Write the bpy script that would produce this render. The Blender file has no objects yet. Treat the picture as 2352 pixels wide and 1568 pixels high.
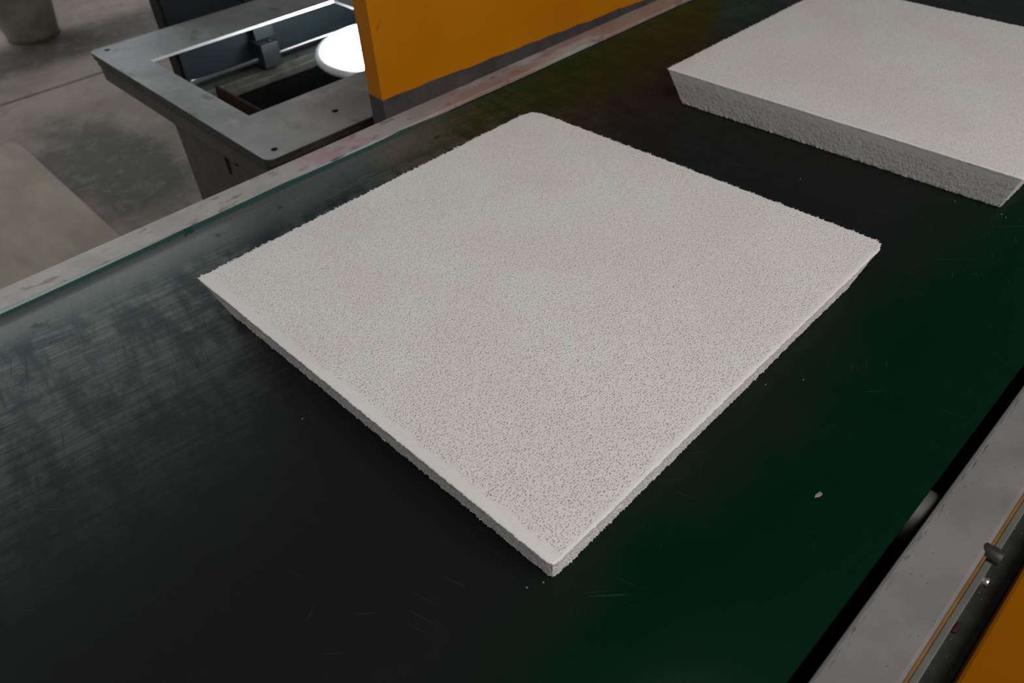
import bpy, bmesh, math, random
import numpy as np
from mathutils import Vector, Matrix

sc = bpy.context.scene
COL = sc.collection
random.seed(4)
rng = np.random.default_rng(11)

# ------------------------------------------------------------------ camera
ZB = 0.85                                   # height of the belt above the floor (m)
PITCH, ROLL, YAW, CH = 0.73156, -0.06367, -2.30527 + math.pi, ZB + 0.5234
cam_d = bpy.data.cameras.new('camera')
cam = bpy.data.objects.new('camera', cam_d)
COL.objects.link(cam)
fwd = Vector((-math.sin(YAW) * math.cos(PITCH), math.cos(YAW) * math.cos(PITCH), -math.sin(PITCH)))
right = Vector((math.cos(YAW), math.sin(YAW), 0))
up = right.cross(fwd)
r2 = math.cos(ROLL) * right + math.sin(ROLL) * up
u2 = -math.sin(ROLL) * right + math.cos(ROLL) * up
M = Matrix((r2, u2, -fwd)).transposed().to_4x4()
M.translation = Vector((0, 0, CH))
cam.matrix_world = M
cam_d.sensor_fit = 'HORIZONTAL'
cam_d.sensor_width = 23.5
cam_d.lens = 1759.8 * 23.5 / 2352
cam_d.clip_start = 0.02
cam_d.dof.use_dof = True
cam_d.dof.focus_distance = 0.70
cam_d.dof.aperture_fstop = 5.6
sc.camera = cam

# ------------------------------------------------------------------ world, lights, exposure
sc.view_settings.view_transform = 'Standard'
sc.view_settings.look = 'None'
sc.view_settings.gamma = 1.0
sc.view_settings.use_curve_mapping = False
sc.view_settings.exposure = 0.0
w = bpy.data.worlds.new('hall_light')
sc.world = w
w.use_nodes = True
bg = w.node_tree.nodes['Background']
bg.inputs[0].default_value = (0.93, 0.97, 1.0, 1)
bg.inputs[1].default_value = 0.10


def area_light(name, loc, target, sx, sy, power, color):
    d = bpy.data.lights.new(name, 'AREA')
    d.shape = 'RECTANGLE'
    d.size, d.size_y, d.energy, d.color = sx, sy, power, color
    o = bpy.data.objects.new(name, d)
    COL.objects.link(o)
    o.location = loc
    o.rotation_euler = (Vector(target) - Vector(loc)).to_track_quat('-Z', 'Y').to_euler()
    return o


area_light('ceiling_lamps', (1.45, 0.10, 2.55), (-0.4, 0.5, 0.85), 2.0, 2.0, 51, (1.0, 0.965, 0.94))
area_light('rear_fill', (-1.2, -6.0, 2.6), (-0.5, 0.5, 0.85), 6.0, 2.4, 3.5, (0.97, 0.98, 1.0))  # added fill light for the near sides of the plates


# ------------------------------------------------------------------ node helpers
class Mat:
    def __init__(s, name, rough=0.6, metal=0.0, spec=0.5):
        s.m = bpy.data.materials.new(name)
        s.m.use_nodes = True
        s.t = s.m.node_tree
        s.b = s.t.nodes['Principled BSDF']
        s.b.inputs['Roughness'].default_value = rough
        s.b.inputs['Metallic'].default_value = metal
        s.b.inputs['Specular IOR Level'].default_value = spec
        s._pos = None

    def node(s, ty, **kw):
        n = s.t.nodes.new(ty)
        for k, v in kw.items():
            setattr(n, k, v)
        return n

    def link(s, a, b):
        s.t.links.new(a, b)

    @property
    def pos(s):
        if s._pos is None:
            s._pos = s.node('ShaderNodeTexCoord').outputs['Object']
        return s._pos

    def mapped(s, scale=(1, 1, 1), rot=(0, 0, 0), loc=(0, 0, 0)):
        v = s.pos
        if any(rot):
            r = s.node('ShaderNodeMapping')
            r.inputs['Rotation'].default_value = rot
            s.link(v, r.inputs['Vector'])
            v = r.outputs[0]
        n = s.node('ShaderNodeMapping')
        n.inputs['Location'].default_value = loc
        n.inputs['Scale'].default_value = scale
        s.link(v, n.inputs['Vector'])
        return n.outputs[0]

    def noise(s, scale=1.0, detail=3, rough=0.55, vec=None, dist=0.0):
        n = s.node('ShaderNodeTexNoise')
        n.inputs['Scale'].default_value = scale
        n.inputs['Detail'].default_value = detail
        n.inputs['Roughness'].default_value = rough
        n.inputs['Distortion'].default_value = dist
        s.link(vec if vec is not None else s.pos, n.inputs['Vector'])
        return n.outputs['Fac']

    def voronoi(s, scale, vec=None, feature='F1'):
        n = s.node('ShaderNodeTexVoronoi', feature=feature)
        n.inputs['Scale'].default_value = scale
        s.link(vec if vec is not None else s.pos, n.inputs['Vector'])
        return n.outputs['Distance']

    def rng(s, v, a, b, c=0.0, d=1.0, smooth=True):
        n = s.node('ShaderNodeMapRange')
        if smooth:
            n.interpolation_type = 'SMOOTHSTEP'
        n.inputs[1].default_value, n.inputs[2].default_value = a, b
        n.inputs[3].default_value, n.inputs[4].default_value = c, d
        s.link(v, n.inputs[0])
        return n.outputs[0]

    def math(s, op, a, b=None, c=None):
        n = s.node('ShaderNodeMath', operation=op)
        for i, v in enumerate((a, b, c)):
            if v is None:
                continue
            if isinstance(v, (int, float)):
                n.inputs[i].default_value = v
            else:
                s.link(v, n.inputs[i])
        return n.outputs[0]

    def xyz(s):
        n = s.node('ShaderNodeSeparateXYZ')
        s.link(s.pos, n.inputs[0])
        return n.outputs

    def mix(s, f, a, b):
        n = s.node('ShaderNodeMix', data_type='RGBA')
        for v, i in ((f, 0), (a, 6), (b, 7)):
            if isinstance(v, (int, float)):
                n.inputs[i].default_value = v
            elif isinstance(v, tuple):
                n.inputs[i].default_value = v + (1,) if len(v) == 3 else v
            else:
                s.link(v, n.inputs[i])
        return n.outputs[2]

    def color(s, c):
        if isinstance(c, tuple):
            s.b.inputs['Base Color'].default_value = c + (1,)
        else:
            s.link(c, s.b.inputs['Base Color'])
        return s

    def rough(s, v):
        s.link(v, s.b.inputs['Roughness'])

    def bump(s, h, strength=0.3, dist=0.001):
        n = s.node('ShaderNodeBump')
        n.inputs['Strength'].default_value = strength
        n.inputs['Distance'].default_value = dist
        s.link(h, n.inputs['Height'])
        s.link(n.outputs[0], s.b.inputs['Normal'])


def simple(name, c, rough=0.6, metal=0.0, var=0.25, scale=30, spec=0.5):
    m = Mat(name, rough, metal, spec)
    n = m.noise(scale, 4)
    m.color(m.mix(m.rng(n, 0.3, 0.7), tuple(x * (1 - var) for x in c), tuple(min(1, x * (1 + var)) for x in c)))
    m.bump(m.noise(scale * 8, 2), 0.12, 0.0006)
    return m.m


# ------------------------------------------------------------------ materials
def mat_ceramic():
    m = Mat('white_ceramic_foam', 0.95, 0, 0.12)
    n = m.noise(9, 4)
    c = m.mix(m.rng(n, 0.3, 0.7), (0.70, 0.668, 0.650), (0.735, 0.715, 0.690))
    warm = m.rng(m.noise(420, 1), 0.60, 0.72, 0, 0.35)
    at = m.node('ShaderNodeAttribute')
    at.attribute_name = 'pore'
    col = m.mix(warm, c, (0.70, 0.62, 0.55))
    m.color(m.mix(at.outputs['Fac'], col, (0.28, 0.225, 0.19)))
    m.bump(m.math('ADD', m.noise(900, 3), m.math('MULTIPLY', m.noise(420, 2), 1.4)), 0.32, 0.0008)
    return m.m


def mat_belt():
    m = Mat('worn_green_belt', 0.36, 0, 0.5)
    x, y, z = m.xyz()
    ROT = 0.10
    streak = m.noise(1, 6, 0.7, m.mapped((120, 7, 1), (0, 0, ROT)))
    fine = m.noise(1, 5, 0.7, m.mapped((900, 17, 1), (0, 0, ROT), (3, 1, 0)))
    fine2 = m.noise(1, 4, 0.65, m.mapped((300, 40, 1), (0, 0, -0.08), (9, 4, 0)))
    cross = m.noise(1, 5, 0.65, m.mapped((9, 40, 1), (0, 0, 0.12), (1, 5, 0)))
    crossf = m.noise(1, 3, 0.6, m.mapped((9, 420, 1), (0, 0, 0.30), (1, 5, 0)))
    cloud = m.noise(5.5, 4, 0.6)
    blot = m.noise(26, 5, 0.65)
    wob = m.math('MULTIPLY_ADD', cloud, 0.16, -0.08)
    # black graphite dirt in the middle, clean green along both edges
    xr = m.math('ADD', x, wob)
    base = m.mix(m.rng(xr, -0.27, -0.13), (0.0112, 0.0120, 0.0116), (0.0004, 0.0132, 0.0054))
    xl = m.math('ADD', x, m.math('MULTIPLY', wob, 0.5))
    base = m.mix(m.rng(xl, -0.66, -0.86), base, m.mix(m.rng(y, 0.45, 0.62), (0.0065, 0.021, 0.019), (0.004, 0.028, 0.0085)))
    # pale grey scuffed zone near the far rail: long scratches, dark smears and some painted-in sheen
    zone = m.rng(m.math('ADD', x, m.math('MULTIPLY', wob, 1.2)), -0.48, -0.84)
    yfade = m.rng(m.math('ADD', y, wob), 0.90, 0.50)
    wear_sheen = m.math('MULTIPLY', zone, yfade)
    near = m.math('MULTIPLY', m.rng(m.math('ADD', x, m.math('MULTIPLY', wob, 0.5)), -0.775, -0.862), yfade)
    tex = m.math('ADD', m.math('MULTIPLY', m.rng(streak, 0.40, 0.62), 0.45), m.math('MULTIPLY', m.rng(fine, 0.40, 0.62), 0.55))
    dirt = m.math('MULTIPLY', m.rng(cross, 0.66, 0.42), m.rng(blot, 0.66, 0.44))
    hair = m.math('MULTIPLY', m.rng(crossf, 0.69, 0.64), m.rng(fine2, 0.70, 0.62))
    grime = m.math('MULTIPLY', m.math('MULTIPLY_ADD', tex, 0.8, 0.2), m.math('MULTIPLY', m.math('MULTIPLY_ADD', dirt, 0.75, 0.25), m.math('MULTIPLY_ADD', hair, 0.6, 0.4)))
    spots = m.math('MULTIPLY', m.rng(blot, 0.68, 0.60), m.math('MULTIPLY_ADD', hair, 0.5, 0.5))
    soft = m.math('MULTIPLY', m.math('MULTIPLY', near, spots), m.math('MULTIPLY_ADD', tex, 0.25, 0.75))
    clean = m.math('MAXIMUM', grime, soft)
    base = m.mix(m.math('MULTIPLY', m.math('MULTIPLY', wear_sheen, clean), 0.85), base, (0.115, 0.122, 0.116))
    edge = m.math('MULTIPLY', m.rng(x, -0.874, -0.879), yfade)
    base = m.mix(m.math('MULTIPLY', edge, 0.85), base, (0.010, 0.058, 0.053))
    # thin light scratches on the clean part
    sc1 = m.noise(1, 2, 0.5, m.mapped((330, 11, 1), (0, 0, 0.75), (0, 2, 0)))
    sc2 = m.noise(1, 2, 0.5, m.mapped((420, 16, 1), (0, 0, 1.30), (4, 7, 0)))
    sc3 = m.noise(1, 2, 0.5, m.mapped((500, 24, 1), (0, 0, -0.5), (2, 9, 0)))
    s = m.math('MAXIMUM', m.math('MAXIMUM', m.rng(sc1, 0.70, 0.76), m.rng(sc2, 0.70, 0.76)), m.rng(sc3, 0.70, 0.76))
    s = m.math('MULTIPLY', s, m.rng(m.noise(9, 2), 0.46, 0.62))
    base = m.mix(m.math('MULTIPLY', s, 0.22), base, (0.055, 0.085, 0.070))
    # pale cut edge of the canvas carcass
    frayed = m.math('MULTIPLY', m.rng(z, 0.8542, 0.8550), m.rng(m.noise(1, 2, 0.5, m.mapped((60, 16, 60))), 0.30, 0.40))
    base = m.mix(frayed, base, (0.36, 0.42, 0.40))
    m.color(base)
    # dirt dulls the gloss
    gl = m.math('MULTIPLY_ADD', m.math('MULTIPLY', clean, m.math('MULTIPLY', m.rng(x, -0.35, -0.75, 0.14, 1.0), m.rng(y, 0.58, 0.85, 1.0, 0.34))), 0.56, 0.055)
    m.link(gl, m.b.inputs['Specular IOR Level'])
    rr = m.math('MULTIPLY_ADD', clean, -0.10, 0.36)
    rr = m.math('ADD', rr, m.rng(x, -0.55, -0.30, 0.0, -0.09))
    m.rough(rr)
    m.bump(m.math('ADD', fine, m.math('MULTIPLY', streak, 0.6)), 0.12, 0.0005)
    return m.m


def mat_rail(name, base, stain, pink):
    m = Mat(name, 0.62, 0, 0.4)
    n = m.noise(14, 5, 0.6)
    c = m.mix(m.rng(n, 0.3, 0.7), tuple(v * 0.84 for v in base), tuple(min(1, v * 1.14) for v in base))
    if stain > 0:
        st = m.rng(m.noise(1, 4, 0.6, m.mapped((60, 26, 20))), 0.57, 0.67, 0, stain)
        c = m.mix(st, c, (0.16, 0.10, 0.09))
    dots = m.rng(m.voronoi(105, m.mapped((1, 1, 0))), 0.045, 0.085, 0.85, 0)
    keep = m.rng(m.noise(23, 1), 0.36, 0.42)
    c = m.mix(m.math('MULTIPLY', dots, keep), c, (0.05, 0.045, 0.045))
    x, y, z = m.xyz()
    if not pink:
        sc = m.math('MULTIPLY', m.math('MULTIPLY', m.rng(x, -0.0392, -0.0378), m.rng(x, -0.0352, -0.0366)), m.rng(m.noise(1, 5, 0.7, m.mapped((500, 60, 20))), 0.52, 0.60, 0, 0.8))
        c = m.mix(m.math('MULTIPLY', sc, m.rng(m.noise(7, 1), 0.42, 0.55)), c, (0.04, 0.037, 0.036))
    if pink:
        p1 = m.math('MULTIPLY', m.rng(y, 0.42, 0.47), m.rng(y, 0.60, 0.55))
        p = m.math('MULTIPLY', p1, m.rng(m.noise(28, 3), 0.36, 0.56, 0, 0.55))
        c = m.mix(p, c, (0.34, 0.15, 0.24))
        bounce = m.math('MULTIPLY', m.rng(y, 0.62, 0.75), m.rng(m.noise(1, 3, 0.5, m.mapped((30, 9, 9))), 0.38, 0.55, 0, 0.6))  # orange bounce light from the guard, tinted into the rail colour in patches
        c = m.mix(bounce, c, (0.25, 0.13, 0.095))
    m.color(c)
    m.bump(m.noise(160, 3), 0.2, 0.0006)
    return m.m


def mat_guard():
    m = Mat('orange_over_grey_paint', 0.6, 0, 0.14)
    x, y, z = m.xyz()
    n = m.noise(5, 3)
    orange = m.mix(m.rng(n, 0.3, 0.7), (0.43, 0.140, 0.0004), (0.48, 0.165, 0.0008))
    red = m.rng(m.noise(1, 2, 0.5, m.mapped((30, 60, 14))), 0.73, 0.78, 0, 0.6)
    orange = m.mix(red, orange, (0.42, 0.075, 0.005))
    my = m.math('MULTIPLY', m.math('ADD', y, m.math('MULTIPLY_ADD', z, -0.67, 0.0386)), 420)
    mz = m.math('MULTIPLY', m.math('ADD', z, -0.992), 110)
    mark = m.math('SQRT', m.math('ADD', m.math('MULTIPLY', my, my), m.math('MULTIPLY', mz, mz)))
    orange = m.mix(m.rng(mark, 1.1, 0.7, 0, 0.55), orange, (0.40, 0.055, 0.006))
    grey = m.mix(m.rng(m.noise(20, 4), 0.3, 0.7), (0.047, 0.044, 0.042), (0.064, 0.060, 0.058))
    # painted border: drops slowly along the panel, slightly wavy
    lim = m.math('MULTIPLY_ADD', y, -0.030, 0.9035)
    lim = m.math('ADD', lim, m.math('MULTIPLY_ADD', m.noise(16, 3), 0.008, -0.004))
    f = m.rng(m.math('SUBTRACT', z, lim), -0.0012, 0.0012)
    m.color(m.mix(f, grey, orange))
    m.bump(m.noise(90, 3), 0.08, 0.0006)
    return m.m


def mat_floor():
    m = Mat('dusty_concrete', 0.88, 0, 0.2)
    x, y, z = m.xyz()
    n = m.noise(2.2, 6, 0.6)
    c = m.mix(m.rng(n, 0.3, 0.7), (0.200, 0.160, 0.139), (0.285, 0.232, 0.203))
    wob = m.math('MULTIPLY_ADD', m.noise(5, 4, 0.6), 0.9, -0.45)
    # dark patch with a noisy outline
    dx = m.math('DIVIDE', m.math('ADD', x, 2.95), 0.62)
    dy = m.math('DIVIDE', m.math('ADD', y, -0.70), 0.25)
    d = m.math('ADD', m.math('SQRT', m.math('ADD', m.math('MULTIPLY', dx, dx), m.math('MULTIPLY', dy, dy))), wob)
    c = m.mix(m.rng(d, 1.15, 0.55, 0, 0.78), c, (0.048, 0.048, 0.046))
    # darker strip near the bucket: shade cast from out of view, painted in
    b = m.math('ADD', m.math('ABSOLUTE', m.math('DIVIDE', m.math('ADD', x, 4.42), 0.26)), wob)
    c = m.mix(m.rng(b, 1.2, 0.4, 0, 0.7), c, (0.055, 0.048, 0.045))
    c = m.mix(m.rng(m.noise(13, 5, 0.65, None, 0.6), 0.48, 0.72, 0, 0.30), c, (0.34, 0.30, 0.27))
    c = m.mix(m.rng(m.noise(8, 5, 0.65, m.mapped((1, 1, 1), (0, 0, 0), (5, 2, 0))), 0.50, 0.72, 0, 0.40), c, (0.085, 0.075, 0.068))
    sp = m.rng(m.noise(26, 2), 0.68, 0.74, 0, 0.5)
    c = m.mix(sp, c, (0.26, 0.25, 0.24))
    m.color(c)
    m.bump(m.noise(60, 4), 0.2, 0.002)
    return m.m


def mat_sheet():
    m = Mat('brown_plywood', 0.75, 0, 0.25)
    g = m.noise(1, 5, 0.6, m.mapped((3, 9, 9)))
    c = m.mix(m.rng(g, 0.3, 0.7), (0.225, 0.176, 0.134), (0.310, 0.250, 0.197))
    m.color(c)
    return m.m


def mat_tabletop():
    m = Mat('dusty_grey_board', 0.7, 0, 0.3)
    g = m.noise(7, 5, 0.6)
    c = m.mix(m.rng(g, 0.3, 0.7), (0.222, 0.229, 0.232), (0.318, 0.322, 0.320))
    d = m.rng(m.noise(16, 6, 0.7), 0.52, 0.70, 0, 0.75)
    c = m.mix(d, c, (0.40, 0.39, 0.375))
    k = m.rng(m.noise(1, 3, 0.5, m.mapped((9, 22, 9))), 0.60, 0.70, 0, 0.6)
    c = m.mix(k, c, (0.11, 0.115, 0.12))
    m.color(c)
    m.bump(m.noise(120, 3), 0.2, 0.0006)
    return m.m


CER = mat_ceramic()
BELT = mat_belt()
RAIL_L = mat_rail('pale_worn_rail', (0.36, 0.335, 0.312), 0.7, True)
RAIL_R = mat_rail('speckled_grey_rail', (0.180, 0.168, 0.160), 0.0, False)
GUARD = mat_guard()
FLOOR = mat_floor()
JOINT = simple('dark_joint', (0.05, 0.045, 0.042), 0.95)
SHEET = mat_sheet()
SHEETEDGE = simple('sheet_edge', (0.15, 0.135, 0.105), 0.8)
TOP = mat_tabletop()
LAYER = simple('dark_board_edge', (0.030, 0.030, 0.028), 0.65)
APRON = simple('brown_grey_sheet', (0.066, 0.057, 0.051), 0.6)
BODYBLUE = simple('dark_blue_grey_paint', (0.017, 0.025, 0.029), 0.6, 0, 0.12, 8, 0.12)
POST = simple('dark_post_paint', (0.016, 0.015, 0.014), 0.7, spec=0.15)
SLIDE = simple('blue_grey_slide', (0.028, 0.037, 0.040), 0.55, 0, 0.12, 20, 0.2)
BLACK = simple('black_paint', (0.005, 0.005, 0.0055), 0.8, spec=0.08)
CHROME = simple('bright_steel', (0.60, 0.61, 0.63), 0.22, 1.0, 0.08)
STEEL = simple('dull_steel', (0.13, 0.125, 0.12), 0.6, 0.5, 0.15)
DARKSTEEL = simple('dark_steel', (0.035, 0.033, 0.032), 0.45, 0.3)
CHANNEL = simple('dusty_channel', (0.070, 0.068, 0.062), 0.6)
RUST = simple('rust_brown_bar', (0.030, 0.010, 0.003), 0.8, spec=0.1)
ORANGE = simple('orange_paint', (0.25, 0.080, 0.0002), 0.7, 0, 0.08, 6, 0.02)
YELLOWLINE = simple('orange_edge_paint', (0.20, 0.095, 0.016), 0.55, 0, 0.2)
STRIP = simple('pale_grey_strip', (0.115, 0.116, 0.103), 0.45, 0, 0.12)
LEDGE = None
BUCKET = simple('dirty_bucket', (0.29, 0.268, 0.215), 0.75, 0, 0.22, 8)
BUCKETRIM = simple('yellow_bucket_rim', (0.13, 0.115, 0.030), 0.7)
WHITEPL = simple('white_lamp_body', (0.62, 0.64, 0.66), 0.5, 0, 0.05)
CRUMB = simple('ceramic_crumb', (0.24, 0.22, 0.18), 0.9)


def mat_ledge():
    m = Mat('dark_dusty_ledge', 0.7, 0, 0.3)
    n = m.noise(60, 5, 0.65)
    c = m.mix(m.rng(n, 0.3, 0.7), (0.030, 0.032, 0.031), (0.055, 0.057, 0.055))
    sp = m.rng(m.voronoi(260), 0.10, 0.22, 0.6, 0)
    c = m.mix(m.math('MULTIPLY', sp, m.rng(m.noise(90, 1), 0.55, 0.65)), c, (0.28, 0.28, 0.26))
    m.color(c)
    return m.m


LEDGE = mat_ledge()
GLOW = Mat('lit_diffuser', 0.5)
GLOW.color((0.9, 0.92, 0.95))
GLOW.b.inputs['Emission Color'].default_value = (0.90, 0.97, 1.0, 1)
GLOW.b.inputs['Emission Strength'].default_value = 140.0
GLOW = GLOW.m


# ------------------------------------------------------------------ object helpers
def thing(name, label, cat, loc, group=None):
    o = bpy.data.objects.new(name, None)
    o.empty_display_size = 0.05
    COL.objects.link(o)
    o.location = loc
    o['label'], o['category'] = label, cat
    if group:
        o['group'] = group
    return o


def link_mesh(name, me, mat, parent=None, smooth=False, bevel=0.0, kind=None, label=None):
    """mesh coordinates are in world metres; a parent only shifts the origin"""
    o = bpy.data.objects.new(name, me)
    COL.objects.link(o)
    me.materials.clear()
    for mm in (mat if isinstance(mat, (list, tuple)) else [mat]):
        me.materials.append(mm)
    if parent is not None:
        o.parent = parent
        p, off = parent, Vector((0, 0, 0))
        while p is not None:
            off += p.location
            p = p.parent
        o.location = -off
    if smooth:
        me.polygons.foreach_set('use_smooth', [True] * len(me.polygons))
    if bevel > 0:
        b = o.modifiers.new('bevel', 'BEVEL')
        b.width, b.segments, b.limit_method = bevel, 2, 'ANGLE'
    if kind:
        o['kind'] = kind
    if label:
        o['label'] = label
    return o


def bm_box(bm, a, b):
    x0, x1 = sorted((a[0], b[0])); y0, y1 = sorted((a[1], b[1])); z0, z1 = sorted((a[2], b[2]))
    v = [bm.verts.new(p) for p in ((x0, y0, z0), (x1, y0, z0), (x1, y1, z0), (x0, y1, z0),
                                   (x0, y0, z1), (x1, y0, z1), (x1, y1, z1), (x0, y1, z1))]
    for f in ((3, 2, 1, 0), (4, 5, 6, 7), (0, 1, 5, 4), (1, 2, 6, 5), (2, 3, 7, 6), (3, 0, 4, 7)):
        bm.faces.new([v[i] for i in f])


def bm_cyl(bm, p, q, r0, r1=None, n=20, cap=True):
    p, q = Vector(p), Vector(q)
    r1 = r0 if r1 is None else r1
    d = (q - p).normalized()
    a = d.orthogonal().normalized()
    b = d.cross(a)
    A, B = [], []
    for i in range(n):
        t = 2 * math.pi * i / n
        k = math.cos(t) * a + math.sin(t) * b
        A.append(bm.verts.new(p + r0 * k)); B.append(bm.verts.new(q + r1 * k))
    for i in range(n):
        j = (i + 1) % n
        bm.faces.new((A[i], A[j], B[j], B[i]))
    if cap:
        bm.faces.new(A[::-1]); bm.faces.new(B)


def bm_prism(bm, outline, z0, z1):
    lo = [bm.verts.new((x, y, z0)) for x, y in outline]
    hi = [bm.verts.new((x, y, z1)) for x, y in outline]
    n = len(outline)
    for i in range(n):
        j = (i + 1) % n
        bm.faces.new((lo[i], lo[j], hi[j], hi[i]))
    bm.faces.new(lo[::-1]); bm.faces.new(hi)


def done(bm, name):
    bmesh.ops.recalc_face_normals(bm, faces=bm.faces)
    me = bpy.data.meshes.new(name)
    bm.to_mesh(me); bm.free()
    return me


def box(name, a, b, mat, parent=None, bevel=0.002, **k):
    bm = bmesh.new(); bm_box(bm, a, b)
    return link_mesh(name, done(bm, name), mat, parent, bevel=bevel, **k)


def cyl(name, p, q, r, mat, parent=None, r1=None, n=24, bevel=0.0, **k):
    bm = bmesh.new(); bm_cyl(bm, p, q, r, r1, n)
    o = link_mesh(name, done(bm, name), mat, parent, bevel=bevel, **k)
    for poly in o.data.polygons:
        poly.use_smooth = len(poly.vertices) == 4
    return o


def lathe(name, profile, base, axis, mat, parent, n=40):
    """profile: (radius, height) pairs along axis from base"""
    axis = Vector(axis).normalized(); a = axis.orthogonal().normalized(); b = axis.cross(a); base = Vector(base)
    bm = bmesh.new(); rings = []
    for r, h in profile:
        if r < 1e-6:
            rings.append([bm.verts.new(base + axis * h)])
        else:
            rings.append([bm.verts.new(base + axis * h + r * (math.cos(2 * math.pi * i / n) * a + math.sin(2 * math.pi * i / n) * b)) for i in range(n)])
    for A, B in zip(rings, rings[1:]):
        for i in range(n):
            j = (i + 1) % n
            f = [A[i % len(A)]] + ([A[j]] if len(A) > 1 else []) + ([B[j]] if len(B) > 1 else []) + [B[i % len(B)]]
            if len(set(f)) >= 3:
                bm.faces.new(f)
    return link_mesh(name, done(bm, name), mat, parent, smooth=True)


# ------------------------------------------------------------------ floor
floor = bpy.data.objects.new('floor', None)
COL.objects.link(floor)
floor['kind'] = 'structure'
SEAM = -3.905
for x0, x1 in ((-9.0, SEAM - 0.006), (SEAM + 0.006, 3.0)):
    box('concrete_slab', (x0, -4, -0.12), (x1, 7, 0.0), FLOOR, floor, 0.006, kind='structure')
box('joint_filler', (SEAM - 0.0062, -4, -0.12), (SEAM + 0.0062, 7, -0.006), JOINT, floor, 0, kind='structure')

# far hall wall with its row of windows (seen only as the sheen on the belt)
WX = -7.2
WALL = simple('grey_plaster', (0.22, 0.21, 0.20), 0.9, 0, 0.1, 3)
WFRAME = simple('window_frame_paint', (0.30, 0.31, 0.31), 0.5)
PANE = Mat('daylit_pane', 0.2)
PANE.color((0.6, 0.65, 0.66))
PANE.b.inputs['Emission Color'].default_value = (0.90, 0.99, 1.0, 1)
PANE.b.inputs['Emission Strength'].default_value = 5.0
PANE = PANE.m
wall = bpy.data.objects.new('wall_left', None)
COL.objects.link(wall)
wall['kind'] = 'structure'
ZW0, ZW1 = 1.75, 4.3
WIN = [(-3.7, -1.1), (-0.7, 1.9), (2.3, 4.9)]
box('wall_base', (WX - 0.25, -4, 0), (WX, 7, ZW0), WALL, wall, 0, kind='structure')
box('wall_head', (WX - 0.25, -4, ZW1), (WX, 7, 5.6), WALL, wall, 0, kind='structure')
for a, b in ((-4, WIN[0][0]), (WIN[0][1], WIN[1][0]), (WIN[1][1], WIN[2][0]), (WIN[2][1], 7)):
    box('wall_pier', (WX - 0.25, a, ZW0), (WX, b, ZW1), WALL, wall, 0, kind='structure')
for i, (a, b) in enumerate(WIN):
    wn = bpy.data.objects.new('window_%d' % (i + 1), None)
    COL.objects.link(wn)
    wn['kind'] = 'structure'
    for c, d, e, f in ((a, b, ZW0, ZW0 + 0.06), (a, b, ZW1 - 0.06, ZW1), (a, a + 0.06, ZW0 + 0.061, ZW1 - 0.061),
                       (b - 0.06, b, ZW0 + 0.061, ZW1 - 0.061), ((a + b) / 2 - 0.03, (a + b) / 2 + 0.03, ZW0 + 0.061, ZW1 - 0.061)):
        box('window_frame', (WX - 0.14, c + 0.001, e + 0.001), (WX - 0.08, d - 0.001, f - 0.001), WFRAME, wn, 0.003, kind='structure')
    for c, d in ((a + 0.061, (a + b) / 2 - 0.031), ((a + b) / 2 + 0.031, b - 0.061)):
        box('pane', (WX - 0.115, c, ZW0 + 0.062), (WX - 0.107, d, ZW1 - 0.062), PANE, wn, 0, kind='structure')

# ------------------------------------------------------------------ conveyor
Y0, Y1 = -1.3, 3.2
conv = thing('belt_conveyor', 'long conveyor with a glossy dark green belt between two worn metal side rails', 'conveyor', (-0.46, 0.9, 0))
prof = [(-0.0515, ZB - 0.004), (-0.0515, ZB - 0.001), (-0.0525, ZB), (-0.30, ZB), (-0.60, ZB), (-0.862, ZB), (-0.870, ZB + 0.0006),
        (-0.876, ZB + 0.0016), (-0.8805, ZB + 0.0034), (-0.8838, ZB + 0.0060), (-0.8856, ZB + 0.0062),
        (-0.8825, ZB + 0.0008), (-0.876, ZB - 0.002), (-0.868, ZB - 0.0036), (-0.6, ZB - 0.004), (-0.3, ZB - 0.004)]
bm = bmesh.new()
ys = np.linspace(Y0, Y1, 181)
rows = []
for yy in ys:
    wv = 0.0007 * math.sin(yy * 9.1) + 0.0005 * math.sin(yy * 23 + 1)
    k = min(1.0, max(0.0, (0.70 - yy) / 0.14)) * (0.82 + 0.18 * math.sin(yy * 13 + 0.5))
    rows.append([bm.verts.new((x + (wv if x < -0.875 else 0), yy, z if z <= ZB else ZB + (z - ZB) * k)) for x, z in prof])
np_ = len(prof)
for A, B in zip(rows, rows[1:]):
    for i in range(np_):
        j = (i + 1) % np_
        bm.faces.new((A[i], A[j], B[j], B[i]))
bm.faces.new(rows[0]); bm.faces.new(rows[-1][::-1])
belt = link_mesh('belt', done(bm, 'belt'), BELT, conv)
for p in belt.data.polygons:
    p.use_smooth = True
belt.modifiers.new('split', 'EDGE_SPLIT').split_angle = math.radians(50)

box('side_rail', (-0.931, Y0, 0.775), (-0.8870, Y1, ZB + 0.0050), RAIL_L, conv, 0.0016, label='pale stained side rail')
box('side_rail', (-0.0415, Y0, 0.785), (0.0030, Y1, ZB + 0.0010), RAIL_R, conv, 0.0028, label='grey speckled side rail')
box('slider_bed', (-0.88, Y0 + 0.1, 0.820), (-0.085, Y1 - 0.1, ZB - 0.0045), BLACK, conv, 0.001)
box('bottom_tray', (-0.885, Y0, 0.770), (-0.0425, Y1, 0.776), BLACK, conv, 0)
for i, yy in enumerate((0.487, -0.65, 1.62, 2.75)):
    cyl('roller', (-0.0840, yy, ZB - 0.0335), (-0.0432, yy, ZB - 0.0335), 0.029, STEEL, conv, n=40, bevel=0.0045)
box('painted_edge', (0.0031, Y0, 0.80), (0.0052, Y1, ZB - 0.0030), YELLOWLINE, conv, 0.0004, label='orange painted line along the rail')
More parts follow.
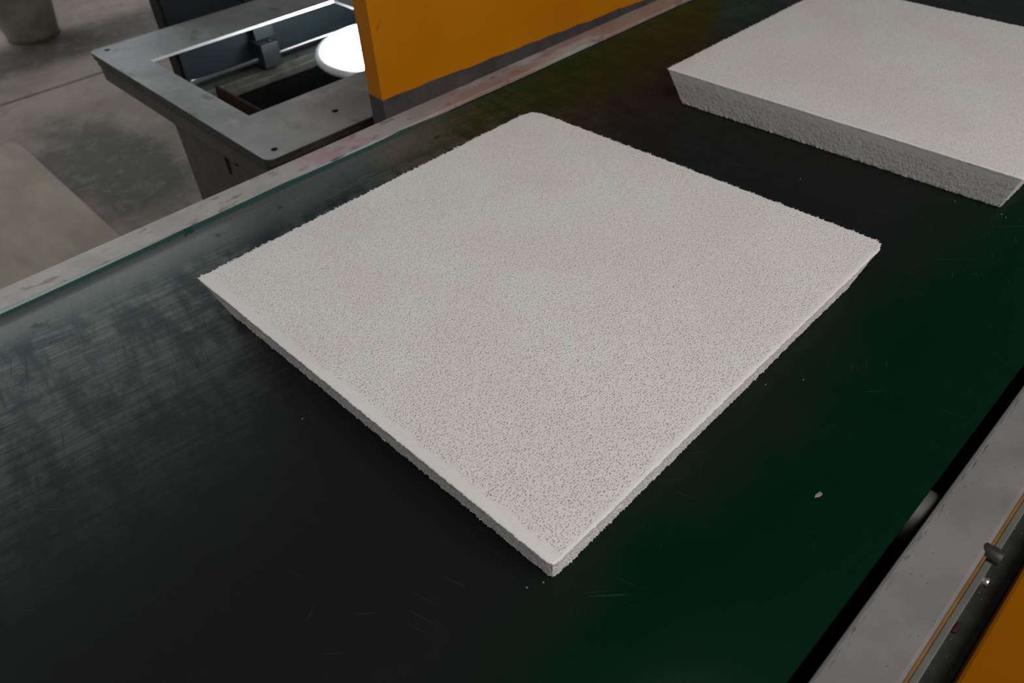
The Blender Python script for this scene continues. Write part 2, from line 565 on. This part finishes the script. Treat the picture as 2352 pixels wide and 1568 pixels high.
for a, b in ((Y0, 0.4625), (0.4805, Y1)):
    box('edge_strip', (0.0053, a, 0.80), (0.0104, b, ZB - 0.0035), STRIP, conv, 0.0009)
cyl('bolt', (0.0000, 0.4715, ZB - 0.004), (0.0140, 0.4715, ZB - 0.004), 0.0062, DARKSTEEL, conv, n=20, bevel=0.0008, label='dark bolt between the edge strips')
cyl('screw', (0.0100, 0.4520, ZB - 0.013), (0.0150, 0.4520, ZB - 0.013), 0.0042, CHROME, conv, n=16, bevel=0.0008)
box('lower_ledge', (0.0106, Y0, 0.790), (0.0287, Y1, 0.800), LEDGE, conv, 0.001)
box('side_cover', (0.0290, Y0, 0.25), (0.1900, Y1, 0.822), ORANGE, conv, 0.003, label='orange painted cover')
for xx in (-0.80, -0.14):
    for yy in (Y0 + 0.25, 0.95, Y1 - 0.25):
        box('leg', (xx - 0.03, yy - 0.03, 0.0), (xx + 0.03, yy + 0.03, 0.7695), DARKSTEEL, conv, 0.003)

# ------------------------------------------------------------------ orange machine guard beside the rail
guard = thing('machine_guard', 'orange guard panel with a grey lower border standing along the far conveyor rail', 'guard', (-0.949, 1.06, 0))
box('guard_panel', (-0.9665, 0.6115, 0.05), (-0.9312, 1.514, 1.036), GUARD, guard, 0.0018)
for yy in (0.75, 1.38):
    box('foot', (-0.990, yy - 0.05, 0.0), (-0.935, yy + 0.05, 0.0495), DARKSTEEL, guard, 0.003)

# ------------------------------------------------------------------ grey machine table with a square opening
ZT = 0.78
TX0, TX1, TY0, TY1 = -1.826, -1.0930, 0.4800, 1.230
OX0, OX1, OY0, OY1 = -1.6700, -1.2700, 0.5480, 1.006
tab = thing('machine_table', 'grey dusty machine table with a rectangular opening beyond the conveyor', 'table', (-1.46, 0.78, 0))


def frame_plate(name, x0, x1, y0, y1, z0, z1, mat, parent, rad=0.016, grow=(0, 0, 0, 0)):
    bm = bmesh.new()
    out = []
    for cx, cy, a0 in ((x1 - rad, y1 - rad, 0), (x0 + rad, y1 - rad, 90), (x0 + rad, y0 + rad, 180), (x1 - rad, y0 + rad, 270)):
        for k in range(7):
            t = math.radians(a0 + 15 * k)
            out.append((cx + rad * math.cos(t), cy + rad * math.sin(t)))
    a_, b_, c_, d_ = OX0 - grow[0], OX1 + grow[1], OY0 - grow[2], OY1 + grow[3]
    inn = [(b_, d_), (a_, d_), (a_, c_), (b_, c_)]
    vo = [[bm.verts.new((x, y, z)) for x, y in out] for z in (z0, z1)]
    vi = [[bm.verts.new((x, y, z)) for x, y in inn] for z in (z0, z1)]
    n = len(out)
    for i in range(n):
        bm.faces.new((vo[0][i], vo[0][(i + 1) % n], vo[1][(i + 1) % n], vo[1][i]))
    for i in range(4):
        bm.faces.new((vi[0][(i + 1) % 4], vi[0][i], vi[1][i], vi[1][(i + 1) % 4]))
    for lv in (0, 1):
        for c in range(4):
            k = c * 7
            for q in range(6):
                bm.faces.new((vi[lv][c], vo[lv][k + q], vo[lv][k + q + 1]))
            c2 = (c + 1) % 4
            bm.faces.new((vi[lv][c], vo[lv][k + 6], vo[lv][(k + 7) % n], vi[lv][c2]))
    return link_mesh(name, done(bm, name), mat, parent, bevel=0.0012)


G = (0.11, 0.12, 0.035, 0.16)
tt = frame_plate('tabletop', TX0, TX1, TY0, TY1, ZT - 0.0065, ZT, [TOP, LAYER], tab)
for p in tt.data.polygons:                                    # the outer cut edge is dark, the top and the opening grey; the opening's right edge darkened to dim lamplight
    c = p.center
    if abs(p.normal.z) < 0.5 and c.y > OY1 - 0.004 or abs(p.normal.z) < 0.5 and not (OX0 - 0.01 < c.x < OX1 + 0.01 and OY0 - 0.01 < c.y < OY1 + 0.01):
        p.material_index = 1
frame_plate('top_layer', TX0 + 0.001, TX1 - 0.001, TY0 + 0.001, TY1 - 0.001, ZT - 0.0155, ZT - 0.0072, LAYER, tab, 0.016, G)
frame_plate('lower_layer', TX0 + 0.004, TX1 - 0.003, TY0 + 0.004, TY1 - 0.004, ZT - 0.027, ZT - 0.0175, LAYER, tab, 0.016, G)
# apron walls
box('apron', (TX0 + 0.012, TY0 + 0.008, 0.7180), (TX1 - 0.010, TY0 + 0.014, ZT - 0.0275), APRON, tab, 0.001)
box('apron', (TX1 - 0.016, TY0 + 0.0145, 0.60), (TX1 - 0.010, TY1 - 0.010, ZT - 0.0275), LAYER, tab, 0.001)
box('apron', (TX0 + 0.30, TY1 - 0.016, 0.66), (TX1 - 0.0165, TY1 - 0.010, ZT - 0.0275), LAYER, tab, 0.001)
# pedestal of sheet metal, open towards the opening
PX0 = -1.507
ped = box('pedestal_side', (PX0, TY0 + 0.016, 0.0), (TX1 - 0.0165, TY0 + 0.022, 0.7515), APRON, tab, 0.001, label='brown grey sheet side of the pedestal')
for (cx, cz) in ((-1.302, 0.690), (-1.262, 0.722)):
    bm = bmesh.new()
    out = []
    for k in range(16):
        t = 2 * math.pi * k / 16
        out.append((cx + 0.006 * math.cos(t), cz + (0.012 if math.sin(t) >= 0 else -0.012) + 0.006 * math.sin(t)))
    lo = [bm.verts.new((x, TY0 + 0.0148, z)) for x, z in out]
    hi = [bm.verts.new((x, TY0 + 0.0162, z)) for x, z in out]
    for i in range(16):
        bm.faces.new((lo[i], lo[(i + 1) % 16], hi[(i + 1) % 16], hi[i]))
    bm.faces.new(lo)
    link_mesh('slot', done(bm, 'slot'), BLACK, tab)
box('pedestal_side', (PX0, TY1 - 0.024, 0.0), (TX1 - 0.0165, TY1 - 0.018, 0.7515), BLACK, tab, 0.001)
box('inner_bar', (-1.515, 0.600, 0.690), (-1.20, 0.605, 0.7505), RUST, tab, 0.001, label='rusty brown bar under the opening')
for (x, y) in ((-1.1210, 0.5100), (-1.8000, 0.5103), (-1.1625, 0.6605)):
    cyl('screw', (x, y, ZT - 0.003), (x, y, ZT + 0.0006), 0.0058, BLACK, tab, n=16)

# ------------------------------------------------------------------ lamp below the opening
L0 = Vector((-1.525, 1.010, 0.672))
LN = Vector((0.04, -0.06, 0.97))
lamp = thing('work_lamp', 'round white lamp glowing inside the opening of the grey table', 'lamp', tuple(L0))
lathe('housing', [(0.0, -0.045), (0.03, -0.045), (0.050, -0.016), (0.100, 0.010), (0.140, 0.021), (0.145, 0.027), (0.142, 0.034), (0.121, 0.039), (0.118, 0.030), (0.0, 0.028)],
      L0, LN, WHITEPL, lamp)
lathe('diffuser', [(0.1175, 0.0305), (0.116, 0.037), (0.104, 0.047), (0.080, 0.051), (0.042, 0.053), (0.0, 0.054)], L0, LN, GLOW, lamp)
cyl('lamp_stem', L0 - 0.045 * LN.normalized(), (L0.x - 0.01, L0.y, 0.021), 0.014, BLACK, lamp)
cyl('lamp_foot', (L0.x - 0.01, L0.y, 0.0), (L0.x - 0.01, L0.y, 0.0205), 0.09, BLACK, lamp)

# ------------------------------------------------------------------ dark machine body behind the table, with slide
body = thing('machine_cabinet', 'dark blue grey machine cabinet standing behind the grey table', 'machine', (-1.90, 1.4, 0))
box('cabinet_panel', (-1.925, 0.677, 0.0), (-1.862, 2.3, 1.70), BODYBLUE, body, 0.002)
box('edge_post', (-1.915, 0.671, 0.0), (-1.868, 0.6765, 1.70), POST, body, 0.002)
cyl('guide_rod', (-1.838, 0.678, 0.6400), (-1.838, 1.75, 0.6400), 0.0062, CHROME, body)
box('rod_bed', (-1.8615, 0.678, 0.601), (-1.822, 1.75, 0.615), CHANNEL, body, 0.002)
box('rod_bed_lip', (-1.8215, 0.678, 0.586), (-1.806, 1.75, 0.604), CHANNEL, body, 0.002)
for yy in (0.735, 0.965, 1.20):
    cyl('bolt', (-1.832, yy, 0.6151), (-1.832, yy, 0.6190), 0.0055, DARKSTEEL, body, n=12)
box('slide_block', (-1.8615, 0.857, 0.6245), (-1.801, 0.906, 0.6830), SLIDE, body, 0.003)
box('slide_strap', (-1.8615, 0.866, 0.6835), (-1.838, 0.920, 0.900), SLIDE, body, 0.002)
cyl('strap_screw', (-1.818, 0.892, 0.6830), (-1.818, 0.892, 0.6865), 0.006, DARKSTEEL, body, n=12)
box('void_block', (-1.8615, 0.678, 0.02), (-1.810, 1.75, 0.5855), BLACK, body, 0.002)  # black box added for the deep shade below the rod bed

# ------------------------------------------------------------------ plywood sheet on the floor, buckets
sheet = thing('plywood_sheet', 'brown plywood sheet lying flat on the concrete floor', 'board', (-2.6, -0.1, 0))
bm = bmesh.new()
bm_prism(bm, [(-1.9, -0.75), (-1.9, 0.5030), (-3.370, 0.5110), (-3.440, 0.4900), (-3.470, -0.75)], 0.001, 0.0215)
sh = link_mesh('top_sheet', done(bm, 'top_sheet'), SHEET, sheet, bevel=0.001)


def bucket(loc, label, r=0.126):
    t = thing('bucket', label, 'bucket', loc, 'buckets on the floor')
    L = Vector(loc)
    lathe('wall', [(0.0, 0.012), (r * 0.985, 0.012), (r, 0.02), (r + 0.028, 0.18), (r + 0.045, 0.36), (r + 0.050, 0.362), (r + 0.050, 0.372),
                   (r + 0.040, 0.372), (r + 0.022, 0.18), (r - 0.006, 0.03), (0.0, 0.03)], L, (0, 0, 1), BUCKET, t)
    lathe('foot_ring', [(r - 0.008, 0.0), (r + 0.001, 0.0), (r + 0.003, 0.0115), (r - 0.008, 0.0115), (r - 0.008, 0.0)], L, (0, 0, 1), BUCKETRIM, t)
    lathe('rim', [(r + 0.0505, 0.345), (r + 0.056, 0.350), (r + 0.056, 0.366), (r + 0.0505, 0.370), (r + 0.0505, 0.345)], L, (0, 0, 1), BUCKETRIM, t)
    hb = bmesh.new()
    pts = [L + Vector((0.0 + 0.10 * math.sin(math.pi * k / 12), -(r + 0.06) * math.cos(math.pi * k / 12), 0.335 - 0.03 * math.sin(math.pi * k / 12))) for k in range(13)]
    for a, b in zip(pts, pts[1:]):
        bm_cyl(hb, a, b, 0.003, n=6)
    link_mesh('handle', done(hb, 'handle'), STEEL, t, smooth=True)
    return t


bucket((-4.690, 1.010, 0.0), 'dirty grey bucket with a yellowish base rim on the floor')

# ------------------------------------------------------------------ ceramic foam filters
def value_noise(u, v, cell, seed):
    """smooth 2-D value noise in -1..1; u, v and cell in mm"""
    r = np.random.default_rng(seed)
    g = r.uniform(-1, 1, (512, 512)).astype(np.float32)
    a, b = u / cell, v / cell
    i, j = np.floor(a).astype(int), np.floor(b).astype(int)
    fa, fb = a - i, b - j
    fa, fb = fa * fa * (3 - 2 * fa), fb * fb * (3 - 2 * fb)
    G = lambda p, q: g[p % 512, q % 512]
    return (G(i, j) * (1 - fa) + G(i + 1, j) * fa) * (1 - fb) + (G(i, j + 1) * (1 - fa) + G(i + 1, j + 1) * fa) * fb


def pores(u, v, cell, seed, rmin, rmax, fill):
    """0..1 pit profile from a jittered grid of pore mouths (mm)"""
    r = np.random.default_rng(seed)
    ox, oy = r.uniform(0.12, 0.88, (2, 512, 512)).astype(np.float32)
    rad = r.uniform(rmin, rmax, (512, 512)).astype(np.float32)
    rad[r.uniform(size=(512, 512)) > fill] = 0.02
    i, j = np.floor(u / cell).astype(int), np.floor(v / cell).astype(int)
    out = np.zeros(u.shape, np.float32)
    for di in (-1, 0, 1):
        for dj in (-1, 0, 1):
            p, q = (i + di) % 512, (j + dj) % 512
            cx, cy = (i + di + ox[p, q]) * cell, (j + dj + oy[p, q]) * cell
            d = np.hypot(u - cx, v - cy) / rad[p, q]
            out = np.maximum(out, np.clip(1.25 - d, 0, 0.5) / 0.5)
    return out * out * (3 - 2 * out)


def foam_filter(name, label, top, bot, zt, N, M_, seed, cham, pore_cell, pore_r, pore_d, band, side_amp=1.0, pore_c=0.9, drop=1.1, side_c=0.2):
    """top / bot: corner points (x, y) F R B L, counter-clockwise from the near corner"""
    top, bot = np.array(top, float), np.array(bot, float)
    S = 508.0
    s = np.linspace(0, 1, N)
    U, V = np.meshgrid(s, s, indexing='ij')          # U: F->R (along y), V: F->L (along -x)

    def bil(c, U, V):
        F_, R_, B_, L_ = c
        U, V = U[..., None], V[..., None]
        return F_ * (1 - U) * (1 - V) + R_ * U * (1 - V) + B_ * U * V + L_ * (1 - U) * V

    uu, vv = U * S, V * S
    # clipped corners
    du, dv = uu.copy(), vv.copy()
    for (cu, cv, c) in ((S, S, cham[2]), (S, 0, cham[1]), (0, S, cham[3]), (0, 0, cham[0])):
        a, b = np.abs(cu - uu), np.abs(cv - vv)
        q = a + b
        mv = np.where(q < 2 * c, (c + q / 2 - q) / 2, 0)
        du += np.sign(S / 2 - cu) * mv
        dv += np.sign(S / 2 - cv) * mv
    P = bil(top, du / S, dv / S)
    e_fl, e_fr, e_rb, e_lb = uu, vv, S - uu, S - vv     # distance to each edge (mm); U=0 is the F-L edge
    edge = np.minimum.reduce([e_fl, e_fr, e_rb, e_lb])
    wob = value_noise(uu, vv, 7.0, seed + 5) * 3.5
    fade = (np.clip((e_fl + wob - band[0]) / 3.0, 0, 1) * np.clip((e_fr + wob - band[1]) / 3.0, 0, 1)
            * np.clip((e_rb + wob - band[2]) / 3.0, 0, 1) * np.clip((e_lb + wob - band[3]) / 3.0, 0, 1))
    pit = pores(uu, vv, pore_cell, seed, pore_r[0], pore_r[1], 0.86)
    dep = pore_d * (0.75 + 0.45 * value_noise(uu, vv, pore_cell * 1.1, seed + 9))
    big = 1.0 + 0.25 * value_noise(uu, vv, 45, seed + 3)
    z = -pit * dep * fade * big
    z += 0.05 * value_noise(uu, vv, 1.6, seed + 1) + 0.08 * value_noise(uu, vv, 4.5, seed + 2) + 0.25 * value_noise(uu, vv, 60, seed + 4)
    z -= drop * np.exp(-edge / 0.9)
    co = np.empty((N, N, 3), np.float32)
    co[..., :2] = P
    co[..., 2] = zt + z * 0.001
    # border loop, counter-clockwise: F->R, R->B, B->L, L->F
    idx = np.arange(N * N).reshape(N, N)
    loop = np.concatenate([idx[:-1, 0], idx[-1, :-1], idx[:0:-1, -1], idx[0, :0:-1]])
    nl = len(loop)
    tpos = co.reshape(-1, 3)[loop].astype(float)
    lu, lv = du.reshape(-1)[loop] / S, dv.reshape(-1)[loop] / S
    bpos = bil(bot, lu, lv)
    tan = np.roll(tpos, -3, 0)[:, :2] - np.roll(tpos, 3, 0)[:, :2]
    nrm = np.stack([tan[:, 1], -tan[:, 0]], -1)
    nrm /= np.linalg.norm(nrm, axis=1)[:, None] + 1e-12
    arc = np.arange(nl) * (S / (N - 1))
    rows = np.linspace(0, 1, M_)
    H = zt - ZB - 0.0006
    T, A = np.meshgrid(rows, arc, indexing='ij')
    hmm = T * H * 1000
    rough = np.clip((hmm - 9 - 4 * value_noise(A, hmm, 9, seed + 20)) / 8, 0.12, 1)
    pit_s = pores(A, hmm, 2.3, seed + 21, 0.5, 0.95, 0.9)
    off = -1.7 * pit_s * rough + 0.45 * value_noise(A, hmm, 1.3, seed + 22) * rough + 0.5 * value_noise(A, hmm, 6, seed + 23)
    seg = np.repeat([0.25, 1.0, 1.0, 0.22], N - 1)[None, :]
    # broken strand ends that stick out along the upper rim and the foot
    rim = np.clip(2.6 * np.abs(value_noise(A, hmm * 0.6, 1.25, seed + 24)) + 1.1 * value_noise(A, hmm * 0.6, 3.4, seed + 25) - 0.35, 0, 2.2) * 1.8
    foot = 1.1 * value_noise(A, hmm * 0.6, 1.7, seed + 26) + 0.6 * value_noise(A, hmm * 0.6, 3.7, seed + 27)
    off = off * side_amp * np.clip(hmm / 2.0, 0, 1) + seg * rim * np.exp(-hmm / 1.6) + 0.8 * foot * np.exp(-(H * 1000 - hmm) / 4.0)
    side = np.empty((M_, nl, 3))
    side[..., 0] = tpos[None, :, 0] * (1 - T) + bpos[None, :, 0] * T + nrm[None, :, 0] * off * 0.001
    side[..., 1] = tpos[None, :, 1] * (1 - T) + bpos[None, :, 1] * T + nrm[None, :, 1] * off * 0.001
    side[..., 2] = tpos[None, :, 2] * (1 - T) + (ZB + 0.0006) * T
    # the top border takes the first row's offsets
    flat = co.reshape(-1, 3)
    flat[loop] = side[0]
    # bottom: small inset so the underside is closed
    bc = np.array([[bot[:, 0].mean(), bot[:, 1].mean(), ZB + 0.0006]])
    verts = np.concatenate([flat, side[1:].reshape(-1, 3), bc]).astype(np.float32)
    base = N * N
    q_top = np.stack([idx[:-1, :-1], idx[1:, :-1], idx[1:, 1:], idx[:-1, 1:]], -1).reshape(-1, 4)
    ring = [loop] + [base + k * nl + np.arange(nl) for k in range(M_ - 1)]
    q_side = np.concatenate([np.stack([a, b, np.roll(b, -1), np.roll(a, -1)], -1) for a, b in zip(ring, ring[1:])])
    last = ring[-1]
    t_bot = np.stack([last, np.full(nl, len(verts) - 1), np.roll(last, -1)], -1)
    quads = np.concatenate([q_top, q_side])
    me = bpy.data.meshes.new(name)
    me.vertices.add(len(verts)); me.vertices.foreach_set('co', verts.ravel())
    nq, nt = len(quads), len(t_bot)
    me.loops.add(nq * 4 + nt * 3)
    me.loops.foreach_set('vertex_index', np.concatenate([quads.ravel(), t_bot.ravel()]).astype(np.int32))
    me.polygons.add(nq + nt)
    me.polygons.foreach_set('loop_start', np.concatenate([np.arange(nq) * 4, nq * 4 + np.arange(nt) * 3]).astype(np.int32))
    me.polygons.foreach_set('loop_total', np.concatenate([np.full(nq, 4), np.full(nt, 3)]).astype(np.int32))
    me.update(calc_edges=True)
    me.validate()
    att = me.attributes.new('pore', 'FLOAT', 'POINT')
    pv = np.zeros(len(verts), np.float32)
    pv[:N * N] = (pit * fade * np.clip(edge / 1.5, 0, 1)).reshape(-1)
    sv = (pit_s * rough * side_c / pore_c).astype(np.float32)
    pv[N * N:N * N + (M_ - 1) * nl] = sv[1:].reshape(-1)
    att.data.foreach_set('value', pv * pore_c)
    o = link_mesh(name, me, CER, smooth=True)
    o['label'], o['category'], o['group'] = label, 'filter', 'ceramic foam filters on the belt'
    return o


foam_filter('foam_filter', 'whole square white foam filter plate with visible pores in the middle of the belt',
            [(-0.2032, 0.2080), (-0.2128, 0.7205), (-0.7124, 0.7085), (-0.7055, 0.1992)],
            [(-0.2172, 0.2225), (-0.2275, 0.7065), (-0.6985, 0.6945), (-0.6920, 0.2140)],
            ZB + 0.0516, 960, 38, 3, (3, 7, 11, 0.5), 2.2, (0.27, 0.60), 1.1, (9.0, 3.0, 1.0, 1.0), 0.75)
foam_filter('foam_filter', 'white foam filter plate farther along the belt, its thick grey side showing, partly cut off',
            [(-0.1570, 0.9390), (-0.1530, 1.4020), (-0.6465, 1.4165), (-0.6530, 0.9360)],
            [(-0.1705, 0.9540), (-0.1670, 1.3880), (-0.6290, 1.4010), (-0.6270, 0.9450)],
            ZB + 0.0516, 440, 30, 40, (1, 2, 2, 0.5), 2.5, (0.45, 0.75), 0.28, (0.8, 0.8, 0.5, 0.5), 0.25, 0.45, 0.5, 0.5)

# ------------------------------------------------------------------ crumbs on the belt
def crumb(loc, r, label, squash=(1, 1, 0.7)):
    bm = bmesh.new()
    bmesh.ops.create_icosphere(bm, subdivisions=2, radius=r)
    for v in bm.verts:
        k = 1 + random.uniform(-0.28, 0.28)
        v.co = Vector((v.co.x * squash[0], v.co.y * squash[1], v.co.z * squash[2])) * k
    zmin = min(v.co.z for v in bm.verts)
    for v in bm.verts:
        v.co.z -= zmin
    o = link_mesh('crumb', done(bm, 'crumb'), CRUMB)
    o.location = (loc[0], loc[1], ZB + 0.0001)
    o['label'], o['category'], o['group'] = label, 'crumb', 'ceramic crumbs on the belt'
    return o


big = crumb((-0.1136, 0.4286), 0.0023, 'largest beige crumb, an elongated chip on the clean green part of the belt', (0.75, 1.9, 0.35))
big.rotation_euler.z = -0.15
SPECKS = [
    ((-0.1904, 0.5385), 'tiny white speck beside the right edge of the whole plate, the farther of two'),
    ((-0.2127, 0.5092), 'tiny white speck beside the right edge of the whole plate, the one nearly touching it'),
    ((-0.2208, 0.2156), 'tiny white speck just under the near corner of the whole plate, closest to the corner'),
    ((-0.2268, 0.2039), 'tiny white speck a little left of the near corner of the whole plate'),
    ((-0.2150, 0.9352), 'tiny white speck under the front side of the cut-off plate'),
    ((-0.1635, 0.9416), 'tiny white speck just below the right corner of the cut-off plate'),
    ((-0.1573, 0.9383), 'tiny white speck below the right corner of the cut-off plate, rightmost of two'),
    ((-0.3804, 0.8621), 'tiny white speck on the dark belt between the two plates'),
    ((-0.5003, 0.1821), 'tiny white speck off the left side of the whole plate'),
    ((-0.2342, 0.4104), 'tiny white speck at the middle of the right edge of the whole plate')]
for (x, y), label in SPECKS:
    crumb((x, y), 0.0007, label)

# a red flake caught on the ledge beside the edge strip
RED = simple('red_flake_paint', (0.055, 0.004, 0.012), 0.6)
bm = bmesh.new()
bm_prism(bm, [(0.0118, 0.4215), (0.0150, 0.4230), (0.0158, 0.4300), (0.0138, 0.4335), (0.0120, 0.4290)], 0.8002, 0.8030)
fl = link_mesh('paint_flake', done(bm, 'paint_flake'), RED, bevel=0.0006)
fl['label'], fl['category'] = 'tiny dark red flake lying on the dark ledge beside the right rail', 'flake'
